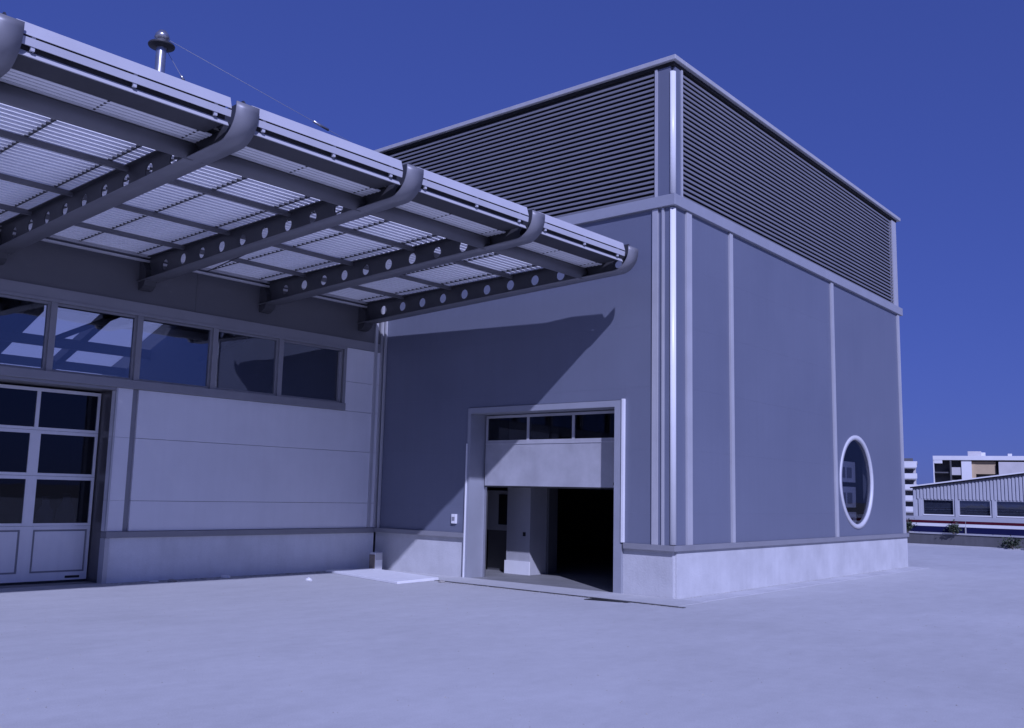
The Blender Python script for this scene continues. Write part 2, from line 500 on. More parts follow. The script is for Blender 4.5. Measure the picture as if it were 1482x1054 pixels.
do = door.build('sectional_door', M_DOOR, hall)
MB().box(XD-.012, XD, YR, YL, mid-.02, mid+.0).build('section_rail', M_TRIM, do)
MB().box(XD+.005, XD+.035, YR, YL, lo-.03, lo-.0).build('bottom_seal', M_RUBBER, do)
for ya, yb in ((-3.81, -2.81), (-4.89, -3.87), (-5.97, -4.95)):
    MB().box(XD+.015, XD+.025, ya, yb, mid+.06, hi-.05).build('pane', M_GLASS_D, do)
MB().box(XD-.004, XD, -6.02, -5.82, lo+.04, lo+.09).build('maker_label', M_RUBBER, do)
for ya in (DY1-.05, DY0+.01):
    MB().box(XD+.05, XD+.09, ya, ya+.04, 0, DZ).build('door_track', M_GALV, do)
# column and inner partition just inside the door
MB().box(1.50, 2.05, -3.04, -2.42, .0, 4.5).build('column', M_TRIM, hall)
MB().box(1.47, 1.50, -3.06, -2.40, .0, .27).build('column_sunlit_foot', M_WHITE, hall)  # whiter sheet: the sunlit foot of the column put into colour
MB().box(1.492, 1.50, -2.93, -2.86, .78, .86).build('socket', M_RUBBER, hall)
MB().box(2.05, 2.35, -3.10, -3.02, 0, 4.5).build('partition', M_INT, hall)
eb = empty('switch_cabinet', (1.9, -2.05, .86), 'pale electrical cabinet with a black front seen left of the column inside the raised door', 'cabinet')
MB().box(1.75, 2.0, -2.42, -1.55, .86, 1.70).build('case', M_TRIM, eb)
MB().box(1.735, 1.75, -2.36, -1.98, .98, 1.62).build('front', M_RUBBER, eb)
MB().box(1.85, 1.95, -2.4, -1.6, .004, .86).build('stand', M_INT, eb)

# added boxes standing in for grey shapes in the round window
cb = empty('window_boxes', (8.6, -6.8, 1.0), 'grey stacked stand-in boxes with dark insets behind the left half of the round window', 'stand_in')
for z0, z1 in ((2.10, 2.59), (1.50, 1.99), (.9, 1.39)):
    MB().box(7.6, 9.28, -6.92, -6.5, z0, z1).build('stand_in_box', M_SLAT, cb)
    for x in (8.30, 8.72): MB().box(x, x+.30, -6.93, -6.92, z0+.10, z1-.14).build('dark_inset', M_STEEL, cb)
MB().box(7.6, 9.22, -6.75, -6.55, .01, 2.62).build('dark_back_board', M_DARK, cb)

# ------------------------------------------------------------------ workshop wing (low building)
wing = empty('workshop_wing', (-6, 4, 0), 'low grey workshop wing with strip windows and a glazed sectional door under the canopy', 'building')
XL = -15.0
OX0, OX1, OZ = -8.96, -5.84, 3.235        # door opening
WX1 = -1.05                              # right end of the window strip
mull = [-2.65, -4.10, -5.57, -7.04, -8.51, -9.98, -11.45, -12.92]
WZ0, WZ1 = 3.43, 4.565
def wbox(name, x0, x1, y0, y1, z0, z1, mat, parent=None, bev=0):
    return MB().box(x0, x1, y0, y1, z0, z1).build(name, mat, parent or wing, bev)
# plinth, jamb post, ledge
wbox('plinth', -5.76, -.0, .03, .16, 0, .745, M_CONC2)
wbox('jamb_post', -5.84, -5.765, -.02, .16, 0, .745, M_TRIM)
wbox('ledge', -5.84, -.06, -.045, .16, .75, .853, M_LEDGE, None, .006)
# cladding
for z0, z1 in ((.856, 1.37), (1.37, 2.44), (2.44, 3.28)):
    wbox('wall_panel', -5.44, -.06, 0, .16, z0+.003, z1-.004, M_PANEL2)
    wbox('wall_panel', -5.84, -5.55, 0, .16, z0+.0015, z1-.0015, M_PANEL2)
wbox('groove', -5.55, -5.44, .045, .16, .856, 3.28, M_LEDGE)
wbox('edge_trim', -5.85, -5.82, -.02, .02, .86, 3.27, M_TRIM)
for z0, z1 in ((3.28, 3.9), (3.9, 4.62)):
    wbox('wall_panel', -.98, -.06, 0, .16, z0+.003, z1-.003, M_PANEL2)
wbox('window_ledge', XL, -.98, -.06, .16, 3.282, WZ0, M_LEDGE, None, .006)
wbox('window_head', XL, -.98, -.03, .16, WZ1+.003, 4.62, M_LEDGE)
wbox('band', XL, -.06, -.02, .16, 4.623, 4.80, M_LEDGE)
for z0, z1 in ((4.80, 5.65), (5.65, 6.6)):
    for x0, x1 in ((XL, -9.0), (-9.0, -4.5), (-4.5, -.06)):
        wbox('wall_panel', x0+.002, x1-.002, 0, .16, z0+.002, z1-.002, M_PANEL3)
wbox('wall_panel', XL, OX0-.09, 0, .16, 0, 3.28, M_PANEL2)
wbox('lintel', OX0-.09, OX1, -.01, .16, OZ, 3.28, M_LEDGE)
wbox('jamb_post', OX0-.09, OX0, -.02, .16, 0, OZ, M_TRIM)
# inner-corner trims
wbox('corner_trim', -.23, -.16, -.035, 0, .86, 6.0, M_TRIM)
wbox('corner_trim', -.06, -.01, -.045, .16, .86, 6.0, M_TRIM)
wbox('downpipe', -.045, -.005, -.16, -.11, .86, 6.0, M_TRIM)
# window strip: one window per bay
edges = [WX1] + mull
for i in range(len(edges)-1):
    x1, x0 = edges[i], edges[i+1]
    f = MB()
    f.box(x0-.0, x0+.10 if i < len(edges) else x0+.05, -.02, .10, WZ0, WZ1)
    f.box(x0+.10, x1, .03, .10, WZ0, WZ0+.04); f.box(x0+.10, x1, .03, .10, WZ1-.035, WZ1)
    f.box(x1-.035, x1, .03, .10, WZ0+.04, WZ1-.035)
    w_ = f.build('window', M_STEEL2, wing)
    MB().box(x0+.10, x1-.035, .06, .072, WZ0+.04, WZ1-.035).build('pane', M_GLASS, w_)
wbox('window_jamb', WX1, -.983, -.03, .16, WZ0, WZ1, M_LEDGE)
wbox('window_sash', WX1-.1, WX1-.04, .0, .055, WZ0+.04, WZ1-.06, M_STEEL2)
# reveal and sectional door
YD = .52
rv = MB(); rv.box(OX1, OX1+.06, .16, YD+.1, 0, OZ); rv.box(OX0-.06, OX0, .16, YD+.1, 0, OZ); rv.box(OX0, OX1, .16, YD+.1, OZ, OZ+.05)
rv.build('reveal', M_REVEAL, wing)
secs = [(.045, .93), (.935, 1.75), (1.755, 2.50), (2.505, 3.20)]
DX1 = OX1-.02; colw = (DX1-OX0)/3
d = MB()
panes = []; panels = []
for si, (z0, z1) in enumerate(secs):
    rb = .045 if si else .13
    d.box(OX0, DX1, YD, YD+.045, z0, z0+rb); d.box(OX0, DX1, YD, YD+.045, z1-.055, z1)
    wide = .085 if si in (1, 2) else (.03 if si == 3 else .10)
    xs = [(OX0, OX0+.06)] + [(DX1-k*colw-wide, DX1-k*colw+wide) for k in (2, 1)] + [(DX1-.045, DX1)]
    for x0, x1 in xs: d.box(x0, x1, YD, YD+.045, z0+rb, z1-.055)
    for (a0, a1), (b0, b1) in zip(xs[:-1], xs[1:]):
        (panes if si else panels).append((a1, b0, z0+rb, z1-.055))
dob = d.build('sectional_door', M_WHITE, wing)
for x0, x1, z0, z1 in panes: MB().box(x0, x1, YD+.018, YD+.028, z0, z1).build('pane', M_GLASS_D, dob)
for x0, x1, z0, z1 in panels:
    MB().box(x0, x1, YD+.026, YD+.040, z0, z1).build('panel_groove', M_LEDGE, dob)
    MB().box(x0+.035, x1-.035, YD+.008, YD+.026, z0+.03, z1-.03).build('infill_panel', M_WHITE, dob)
MB().box(OX0, DX1, YD+.01, YD+.04, .004, .045).build('bottom_seal', M_RUBBER, dob)
MB().box(DX1-.36, DX1-.12, YD-.004, YD, .075, .115).build('maker_label', M_RUBBER, dob)
# shell of the wing: back wall, end wall, roof with inclined rooflights on rafters
wbox('end_wall', XL, XL+.15, .16, 14, 0, 6.3, M_INT)
wbox('end_wall', -.56, -.50, .16, 14, 0, 6.3, M_INT)
wbox('back_wall', XL+.15, -.56, 13.9, 14, 0, 4.9, M_INT)
wbox('floor', XL, -.56, .16, 14, -.02, .004, M_FLOOR)
wbox('roof', XL, -.5, .16, 8.0, 5.95, 6.15, M_INT)
wbox('roof', XL, -.5, 12.0, 14.0, 4.6, 4.75, M_INT)
def slope(y): return 5.95 - (y-8.0)*(1.35/4)
for k in range(8):
    x0 = XL + .9 + k*1.66
    mat = M_ROOFLIGHT if k % 3 != 2 else M_INT
    MB().prism_x([(8.0, slope(8.0)+.10), (12.0, slope(12)+.10), (12.0, slope(12)+.13), (8.0, slope(8)+.13)], x0, x0+1.64).build('rooflight' if k % 3 != 2 else 'roof_sheet', mat, wing)
    MB().prism_x([(8.0, slope(8.0)-.15), (12.0, slope(12)-.15), (12.0, slope(12)+.095), (8.0, slope(8)+.095)], x0-.10, x0+.10).build('rafter', M_STEEL, wing)
wbox('roof_beam', XL, -.56, 9.3, 9.5, 5.15, 5.40, M_STEEL)
wbox('roof_beam', XL, -.56, 10.7, 10.85, 4.75, 4.98, M_STEEL)
for k in range(4):
    MB().tube((-12+3.4*k, 4.5, 4.6), (-9.6+3.4*k, 4.5, 5.9), .06, 8).build('roof_brace', M_STEEL, wing)
# things just behind the glazed door
for k, (x, y, h, r) in enumerate(((-6.15, 1.7, 1.40, .16), (-5.62, 2.1, 1.46, .17))):
    t = empty('canister', (x, y, .004), ('pale upright canister behind the lower door pane, nearer the middle of the door' if k == 0 else
              'pale upright canister behind the lower door pane, nearer the dark door jamb'), 'canister', 'canisters behind the glazed door')
    MB().lathe(x, y, [(0, .004), (r, .004), (r, h-.45), (r*.85, h-.28), (r*.4, h-.14), (r*.36, h-.06)], 16).build('body', M_APT_W, t)
    MB().lathe(x, y, [(r*.4, h-.06), (r*.4, h), (0, h)], 12).build('cap', M_STEEL2, t)

# chimney on the wing's roof with guy wires
ch = MB().lathe(-4.30, 2.5, [(.105, 6.1), (.105, 10.86)], 18).build('chimney', M_GALV, wing)
MB().lathe(-4.30, 2.5, [(.10, 10.80), (.265, 10.83), (.275, 10.86), (.265, 10.88), (.10, 10.90)], 24).build('collar_disc', M_STEEL, ch)
MB().lathe(-4.30, 2.5, [(.105, 10.86), (.11, 11.0), (.16, 11.02), (.14, 11.10), (.08, 11.18), (0, 11.2)], 18).build('chimney_cap', M_GALV, ch)
MB().tube((-4.2, 2.5, 10.82), (-.4, 2.5, 6.3), .005, 5).build('guy_wire', M_STEEL2, ch)
MB().tube((-3.82, 2.5, 10.37), (-3.74, 2.5, 10.275), .03, 6).build('turnbuckle', M_GALV, ch)
MB().tube((-4.2, 2.5, 11.05), (6.5, 2.5, 9.40), .005, 5).build('guy_wire', M_STEEL2, ch)
MB().tube((-.36, 2.5, 10.46), (0.10, 2.5, 10.385), .032, 6).build('turnbuckle', M_GALV, ch)

# ------------------------------------------------------------------ canopy
can = empty('canopy', (-5.5, -3.2, 5.2), 'louvred steel canopy of white blades on curved castellated beams, along the workshop wall', 'canopy')
SPAN = 2.45
BX = [-0.60 - SPAN*i for i in range(6)]
FW = .14
def botz(y): return 5.165 - .029*y
AC = (-6.67, botz(-6.67)+.33); AR = .33
def bottom_line():
    pts = [(0.05, botz(.05)), (-6.3, botz(-6.3))]
    for i in range(9):
        w = math.pi*1.5 - (math.pi/2)*i/8
        pts.append((AC[0]+AR*math.cos(w), AC[1]+AR*math.sin(w)))
    pts.append((AC[0]-AR, AC[1]+.06))
    return pts
def topz(y): return 5.60 - .008*y
def offset(pts, dd):
    out = []
    for i, (y, z) in enumerate(pts):
        a = pts[max(i-1, 0)]; b_ = pts[min(i+1, len(pts)-1)]
        ty, tz = b_[0]-a[0], b_[1]-a[1]; k = math.hypot(ty, tz)
        out.append((y - tz/k*dd*-1, z + ty/k*dd*-1))
    return out
def beam_web():
    """web plate with round holes, built by filling polygon minus circles"""
    bm = bmesh.new()
    bl = offset(bottom_line(), .011)
    outer_ = bl + [(-6.965, AC[1]+.055), (-6.90, 5.82), (-6.2, 5.81), (-5.6, 5.74), (-5.5, topz(-5.5)), (0.05, topz(0))]
    loops = [outer_]
    ys = [-.10 - .595*k for k in range(10)]
    for y in ys:
        zc = (botz(y)+topz(y))/2 + .005
        loops.append([(y + .092*math.cos(2*math.pi*i/18), zc + .092*math.sin(2*math.pi*i/18)) for i in range(18)])
    loops.append([(-6.70 + .075*math.cos(2*math.pi*i/16), 5.50 + .065*math.sin(2*math.pi*i/16)) for i in range(16)])
    es = []
    for lp in loops:
        vs_ = [bm.verts.new((0, y, z)) for y, z in lp]
        es += [bm.edges.new((vs_[i], vs_[(i+1) % len(vs_)])) for i in range(len(vs_))]
    bmesh.ops.triangle_fill(bm, use_beauty=True, use_dissolve=False, edges=es)
    # drop faces that fill a hole
    kill = []
    for f in bm.faces:
        c_ = f.calc_center_median()
        for lp in loops[1:]:
            cy = sum(p[0] for p in lp)/len(lp); cz = sum(p[1] for p in lp)/len(lp)
            if math.hypot(c_.y-cy, c_.z-cz) < .06: kill.append(f); break
    bmesh.ops.delete(bm, geom=kill, context='FACES_ONLY')
    r = bmesh.ops.extrude_face_region(bm, geom=list(bm.faces))
    for e in r['geom']:
        if isinstance(e, bmesh.types.BMVert): e.co.x += .016
    for v in bm.verts: v.co.x -= .008
    bmesh.ops.recalc_face_normals(bm, faces=bm.faces)
    me = bpy.data.meshes.new('beam'); bm.to_mesh(me); bm.free(); me.materials.append(M_STEEL)
    return me
web = beam_web()
fl = MB(); bl = bottom_line(); bi = offset(bl, .014); n = len(bl)
vv = [(-FW, y, z) for y, z in bl] + [(FW, y, z) for y, z in bl] + [(-FW, y, z) for y, z in bi] + [(FW, y, z) for y, z in bi]
ff = []
for i in range(n-1):
    ff += [(i, i+1, n+i+1, n+i), (2*n+i, 3*n+i, 3*n+i+1, 2*n+i+1), (i, 2*n+i, 2*n+i+1, i+1), (n+i, n+i+1, 3*n+i+1, 3*n+i)]
ff += [(0, n, 3*n, 2*n), (n-1, 3*n-1, 4*n-1, 2*n-1)]
fl.add(vv, ff, False)
for i, f in enumerate(fl.f): fl.sm[i] = True
flm = fl.mesh('bottom_flange', M_FLANGE)
tf = MB(); tf.add([(-.07, .05, topz(0)), (.07, .05, topz(0)), (.07, -6.55, topz(-6.55)), (-.07, -6.55, topz(-6.55)),
                   (-.07, .05, topz(0)+.014), (.07, .05, topz(0)+.014), (.07, -6.55, topz(-6.55)+.014), (-.07, -6.55, topz(-6.55)+.014)],
                  [(0, 3, 2, 1), (4, 5, 6, 7), (0, 1, 5, 4), (1, 2, 6, 5), (2, 3, 7, 6), (3, 0, 4, 7)])
tfm = tf.mesh('top_flange', M_STEEL)
epm = MB().prism_x([(-.005, 5.02), (-.10, 5.03), (-.20, 5.09), (-.24, 5.18), (-.24, 5.36), (-.005, 5.62)], -.11, .11).mesh('end_bracket', M_STEEL)
for x in BX:
    bo = inst('beam', web, can, (x, 0, 0))
    inst('bottom_flange', flm, bo, (x, 0, 0)); inst('top_flange', tfm, bo, (x, 0, 0)); inst('end_bracket', epm, bo, (x, 0, 0))

# near-vertical white blades whose front faces catch the sun; flat ones behind the fascia
BH, LEAN = .106, .018
BL = (SPAN - .03)/2
blade = MB().prism_x([(.008, 0), (.014+LEAN, BH), (.004+LEAN, BH+.003), (-.003, .05), (-.008, .009)], -BL, BL)
blm = blade.mesh('louver_blade', M_BLADE)
BW = .048
flat = MB().prism_x([(0, 0), (-BW, .006), (-BW, .020), (-.004, .018), (0, .014)], -BL+.06, BL-.06)
flm2 = flat.mesh('louver_blade', M_BLADE)
blockm = MB().prism_x([(-5.83, 5.60), (-6.46, 5.58), (-6.46, 5.61), (-5.83, 5.63)], -SPAN/2, SPAN/2).mesh('sun_block_sheet', M_DARK)  # added black sheet: stops sun leaks, darkens gaps above the flat blades
combm = MB().prism_x([(-.12, topz(0)+.020), (-5.90, topz(-5.9)+.020), (-5.90, topz(-5.9)+.10), (-.12, topz(0)+.10)], -.014, .014).mesh('blade_carrier', M_STEEL)
comb2 = MB().prism_x([(-6.03, 5.523), (-6.44, 5.523), (-6.44, 5.575), (-6.03, 5.575)], -.012, .012).mesh('blade_carrier', M_STEEL)
tubem = MB().tube((-(SPAN/2-.05), -5.98, 5.435), (SPAN/2-.05, -5.98, 5.435), .10, 20).mesh('tube', M_TUBE)
PB = .122
bays = [(a+b_)/2 for a, b_ in zip(BX[:-1], BX[1:])]
def tz_blade(y): return topz(y) + .018
for bxm in bays:
    k = 0; y = -.24
    while y > -6.03:
        inst('louver_blade', blm, can, (bxm, y, tz_blade(y))); y -= PB
    for i in range(5):
        y = -6.045 - .080*i
        inst('louver_blade', flm2, can, (bxm, y, 5.520))
    for dx in (-.02, .98, -.98):
        inst('blade_carrier', combm, can, (bxm+dx, 0, 0)); inst('blade_carrier', comb2, can, (bxm+dx, 0, 0))
    inst('sun_block_sheet', blockm, can, (bxm, 0, 0))
    inst('tube', tubem, can, (bxm, 0, 0))
    hl = SPAN/2 - .155
    for y in (-1.30, -2.70, -4.30):
        MB().box(bxm-SPAN/2+.01, bxm+SPAN/2-.01, y-.03, y+.03, topz(y)-.05, topz(y)+.015).build('purlin', M_TUBE, can)
    MB().box(bxm-SPAN/2+.01, bxm+SPAN/2-.01, -.17, -.10, topz(0)-.01, topz(0)+.12).build('back_rail', M_FASCIA, can)
    MB().box(bxm-SPAN/2+.01, bxm+SPAN/2-.01, -.165, -.105, topz(0)-.09, topz(0)-.055).build('back_rail', M_FASCIA, can)
    # fascia: three rails following the curve of the beam ends, with small brackets
    def rail(y0, z0, y1, z1, th=.02):
        MB().prism_x([(y0, z0), (y1, z1), (y1+th, z1+.004), (y0+th, z0+.004)], bxm-SPAN/2+.10, bxm+SPAN/2-.165).build('fascia_rail', M_FASCIA, can)
    rail(-6.945, 5.668, -6.905, 5.800)
    rail(-6.935, 5.575, -6.945, 5.648)
    rail(-6.905, 5.485, -6.870, 5.545, .03)
    for dx in (-.0, hl-.18, -hl+.10):
        MB().box(bxm+dx-.018, bxm+dx+.018, -6.925, -6.895, 5.54, 5.69).build('rail_bracket', M_FASCIA, can)
    MB().prism_x([(-6.85, 5.515), (-6.45, 5.515), (-6.45, 5.66), (-6.80, 5.76), (-6.85, 5.76)], bxm-hl, bxm+hl-.03).build('dark_soffit', M_STEEL, can)  # dark box added to close the front behind the rails
MB().tube((-5.35, -5.6, 5.55), (-4.55, -.4, 5.50), .010, 6).build('brace_rod', M_STEEL, can)

# ------------------------------------------------------------------ small things on the ground and walls
b = MB(); b.add([(-1.38, -.13, .003), (-1.93, -2.80, .003), (-.78, -2.70, .003), (-.36, -.41, .003),
                 (-1.38, -.13, .045), (-1.93, -2.80, .05), (-.78, -2.70, .055), (-.36, -.41, .05)],
                [(0, 1, 2, 3), (7, 6, 5, 4), (0, 4, 5, 1), (1, 5, 6, 2), (2, 6, 7, 3), (3, 7, 4, 0)])
tag(b.build('insulation_board', M_BOARD, None, .006), 'large white board lying flat on the yard in the inner corner of the two buildings', 'board')
cbx = empty('drain_box', (-.30, -.42, 0), 'small pale metal box standing on the ground in the inner corner', 'box')
MB().box(-.40, -.20, -.50, -.33, 0, .37).build('case', M_WHITE, cbx, .006)
MB().box(-.415, -.40, -.495, -.335, 0, .33).build('rusty_side', M_STAIN, cbx)
MB().box(-.39, -.21, -.506, -.50, .22, .36).build('lid', M_TRIM, cbx)
kb = empty('wall_switch_box', (-.03, -2.33, 1.12), 'small white control box on the grey wall left of the half-raised door', 'control box')
MB().box(-.05, -.001, -2.40, -2.28, 1.03, 1.215).build('case', M_WHITE, kb, .005)
MB().box(-.058, -.05, -2.375, -2.305, 1.09, 1.16).build('button_plate', M_STEEL2, kb)
def lump(name, x, y, s, label, mat, grp=None, cat='debris', flat=.5):
    bm = bmesh.new(); bmesh.ops.create_icosphere(bm, subdivisions=2, radius=1)
    for v in bm.verts:
        k = 1 + .35*noise.noise(v.co*1.7 + Vector((x, y, 0)))
        v.co = Vector((v.co.x*s*k, v.co.y*s*.7*k, max(v.co.z, -.3)*s*flat*k + s*flat*.3))
    me = bpy.data.meshes.new(name); bm.to_mesh(me); bm.free(); me.materials.append(mat)
    o = bpy.data.objects.new(name, me); o.location = (x, y, .0); o.rotation_euler = (0, 0, x*3); col.objects.link(o)
    return tag(o, label, cat, grp)
lump('debris_lump', -2.72, -1.45, .085, 'lone white lump lying on the open yard left of the white board', M_BOARD, 'white scraps on the yard')
lump('debris_lump', -3.62, -.18, .10, 'white scrap lying against the foot of the pale workshop plinth', M_BOARD, 'white scraps on the yard')
lump('debris_lump', -5.0, -.16, .11, 'flat white scrap at the foot of the plinth beside the door jamb', M_BOARD, 'white scraps on the yard', flat=.2)
lump('debris_lump', -4.75, -.30, .09, 'grey crumb of mortar by the plinth near the door jamb', M_ROCK, 'white scraps on the yard', flat=.4)
lump('debris_lump', -.93, -3.05, .08, 'dark rubble crumb on the drain slot left of the raised door', M_ROCK, 'white scraps on the yard', flat=.4)

# the workshop and its canopy meet the tall hall at slightly less than a right angle
TURN = Matrix.Rotation(-.03, 3, 'Z')
for o in [wing, can] + [o for o in bpy.data.objects if o.name.split('.')[0] in ('canister', 'debris_lump') and not o.parent]:
    o.location = TURN @ Vector(o.location)
    o.rotation_euler.z -= .03

# loose grit swept over the yard, thicker along the foot of the walls
rnd = random.Random(21)
gr = MB()
def pebble(x, y, s_):
    a = rnd.uniform(0, 6.28); z0 = .001
    pts = [(x+s_*math.cos(a+k*2.09)*rnd.uniform(.7, 1.2), y+s_*math.sin(a+k*2.09)*rnd.uniform(.7, 1.2), z0) for k in range(3)]
    gr.add(pts + [(x+rnd.uniform(-.3, .3)*s_, y+rnd.uniform(-.3, .3)*s_, z0+s_*rnd.uniform(.5, .9))], [(0, 2, 1), (0, 1, 3), (1, 2, 3), (2, 0, 3)])
for i in range(1500):
    pebble(rnd.uniform(-13, 6), rnd.uniform(-15, -.4), rnd.uniform(.003, .011))
for i in range(700):
    t = rnd.random(); pebble(-5.7+5.4*t, -.04 + .17*(1-t) - abs(rnd.gauss(0, .16)), rnd.uniform(.004, .018))
for i in range(500):
    pebble(rnd.uniform(.2, 12), -7.30 - abs(rnd.gauss(0, .18)), rnd.uniform(.004, .014))
for i in range(500):
    pebble(-.90 - abs(rnd.gauss(0, .10)), rnd.uniform(-8.0, -2.7), rnd.uniform(.004, .015))
tag(gr.build('grit', M_ROCK), 'fine loose grit scattered over the pale yard and along the wall feet', 'grit', kind='stuff')

# ------------------------------------------------------------------ parapet and striped fence at the edge of the yard
b = MB(); b.box(26.35, 26.55, -16, 6, 0, .43)
tag(b.build('parapet_wall', M_PARAPET), 'low grey parapet wall along the far edge of the yard, under the striped fence', 'wall')
b = MB(); b.box(26.31, 26.59, -16, 6, .43, .47)
cpg = b.build('coping', M_TRIM); attach(cpg, bpy.data.objects['parapet_wall'])
b = MB(); b.box(25.75, 26.30, -16, 6, .001, .02)
tag(b.build('kerb_strip', M_CONC), kind='structure')
fn = empty('striped_fence', (26.6, -4, .47), 'red, white and blue striped board fence on top of the grey parapet', 'fence')
for y0, y1 in [(-16+2.2*i, -16+2.2*(i+1)) for i in range(10)]:
    MB().box(26.50, 26.53, y0+.01, y1-.01, .49, .73).build('fence_board', M_BLUE, fn)
    MB().box(26.50, 26.53, y0+.01, y1-.01, .735, .85).build('fence_board', M_APT_W, fn)
    MB().box(26.50, 26.53, y0+.01, y1-.01, .855, .965).build('fence_board', M_RED, fn)
    MB().box(26.45, 26.50, y0-.02, y0+.02, .47, .76).build('fence_post', M_TRIM, fn)
MB().box(26.50, 26.53, -16, 6, .97, 1.12).build('fence_board', M_HALLW, fn)

# shrubs: many small leaf faces round a few stems
def shrub(x, y, z, rx, rz, label, n=260, seed=1):
    rnd = random.Random(seed)
    t = empty('shrub', (x, y, z), label, 'shrub', 'shrubs along the far parapet')
    st = MB()
    for i in range(5):
        st.tube((x+rnd.uniform(-.05, .05), y+rnd.uniform(-.05, .05), z), (x+rnd.uniform(-rx, rx)*.6, y+rnd.uniform(-rx, rx)*.6, z+rz*1.5), .015, 5, .006)
    st.build('stem', M_STAIN, t)
    lf = MB()
    for i in range(n):
        u, v, w = (rnd.gauss(0, .5) for _ in range(3))
        c_ = Vector((x+u*rx, y+v*rx, z+rz+w*rz*.8))
        if c_.z < z: c_.z = z + .05
        s_ = rnd.uniform(.03, .075)
        a = Vector((rnd.uniform(-1, 1), rnd.uniform(-1, 1), rnd.uniform(-1, 1))).normalized()
        b_ = a.orthogonal().normalized()
        lf.add([c_-a*s_, c_+b_*s_*.6, c_+a*s_, c_-b_*s_*.6], [(0, 1, 2, 3)])
    lf.build('leaves', M_LEAF, t)
shrub(26.25, -2.85, .47, .24, .26, 'dark shrub on the parapet right beside the tall hall corner', 260, 3)
shrub(26.25, -4.62, .47, .22, .22, 'dark shrub hanging before the blue stripe, further from the tall hall', 240, 5)
shrub(25.9, -6.75, .02, .30, .22, 'low dark shrub on the ground before the parapet at the right edge', 260, 8)
lump('pale_rock', 25.6, -7.45, .26, 'pale stone lying beside the low dark shrub at the right edge', M_ROCK, None, 'stone', .8)

# ------------------------------------------------------------------ industrial hall behind the fence
A = Vector((-13.67+95*.9566, -15.2+95*.2914, 0)); B = Vector((-13.67+95*.9805, -15.2+95*.1964, 0))
dv = (B-A).normalized(); nv = Vector((-dv.y, dv.x, 0)) * -1      # outward normal towards the camera
if nv.dot(Vector((-1, -.3, 0))) < 0: nv = -nv
GZ = -4.5
sh = empty('ribbed_shed', (A.x, A.y, GZ), 'white ribbed-metal shed with a sloping roofline and dark windows behind the striped fence', 'building')
def fp(s_, o_, z): return tuple(A + dv*s_ + nv*o_ + Vector((0, 0, z)))
def fbox(mb, s0, s1, o0, o1, z0, z1, za=None, zb=None):
    za = z1 if za is None else za; zb = z1 if zb is None else zb
    return mb.add([fp(s0, o0, z0), fp(s1, o0, z0), fp(s1, o1, z0), fp(s0, o1, z0), fp(s0, o0, za), fp(s1, o0, zb), fp(s1, o1, zb), fp(s0, o1, za)],
           [(0, 1, 2, 3), (7, 6, 5, 4), (0, 4, 5, 1), (1, 5, 6, 2), (2, 6, 7, 3), (3, 7, 4, 0)])
SL = 1.39/9.29
def rz(s_): return 3.10 + SL*s_
SW = [(1.05+3.0*i, 3.5+3.0*i) for i in range(5)]
wz0, wz1 = .64, 1.93
TOT = 16.5
fbox(MB(), .15, TOT, -12, -.3, GZ, 3, rz(.15)-.12, rz(TOT)-.12).build('shed_body', M_HALLW, sh)
m = MB(); fbox(m, .15, TOT, -.3, 0, GZ, wz0)
pr = [.15] + [q for w_ in SW for q in w_] + [TOT]
for i in range(0, len(pr), 2): fbox(m, pr[i], pr[i+1], -.3, 0, wz0, wz1)
fbox(m, .15, TOT, -.3, 0, wz1, 3, rz(.15)-.1, rz(TOT)-.1)
m.build('wall', M_HALLW, sh)
s_ = .2; k = 0
while s_ < TOT-.2:
    inwin = False
    m = MB(); fbox(m, s_, s_+.15, .0, .08, wz1+.10, 3, rz(s_)-.1, rz(s_+.15)-.1)
    m.build('rib', M_HALLW, sh)
    s_ += .29
for s0, s1 in SW:
    wf = MB(); fbox(wf, s0-.06, s1+.06, .0, .05, wz0-.10, wz0); wo_ = wf.build('window', M_APT_W, sh)
    m = MB(); fbox(m, s0, s1, -.26, -.24, wz0, wz1); m.build('pane', M_GLASS, wo_)
    m = MB(); fbox(m, s0, s1, -.29, -.27, wz0, wz1); m.build('blind', M_APT_D, wo_)
for s_ in (.17, .62, 3.66, 6.66, 9.66, 12.66):
    m = MB(); fbox(m, s_, s_+.22, 0, .09, GZ, wz1+.1); m.build('pilaster', M_HALLW, sh)
m = MB(); m.add([fp(-.1, .45, rz(-.1)-.02), fp(TOT, .45, rz(TOT)-.02), fp(TOT, -12, rz(TOT)-.02), fp(-.1, -12, rz(-.1)-.02),
                 fp(-.1, .45, rz(-.1)+.09), fp(TOT, .45, rz(TOT)+.09), fp(TOT, -12, rz(TOT)+.09), fp(-.1, -12, rz(-.1)+.09)],
                [(0, 1, 2, 3), (7, 6, 5, 4), (0, 4, 5, 1), (1, 5, 6, 2), (2, 6, 7, 3), (3, 7, 4, 0)])
m.build('roof', M_APT_W, sh)
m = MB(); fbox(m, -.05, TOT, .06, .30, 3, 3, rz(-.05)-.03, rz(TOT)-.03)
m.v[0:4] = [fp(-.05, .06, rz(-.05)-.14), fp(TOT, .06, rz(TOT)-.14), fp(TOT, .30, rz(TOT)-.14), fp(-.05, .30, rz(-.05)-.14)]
m.build('eaves_shadow_strip', M_STEEL, sh)

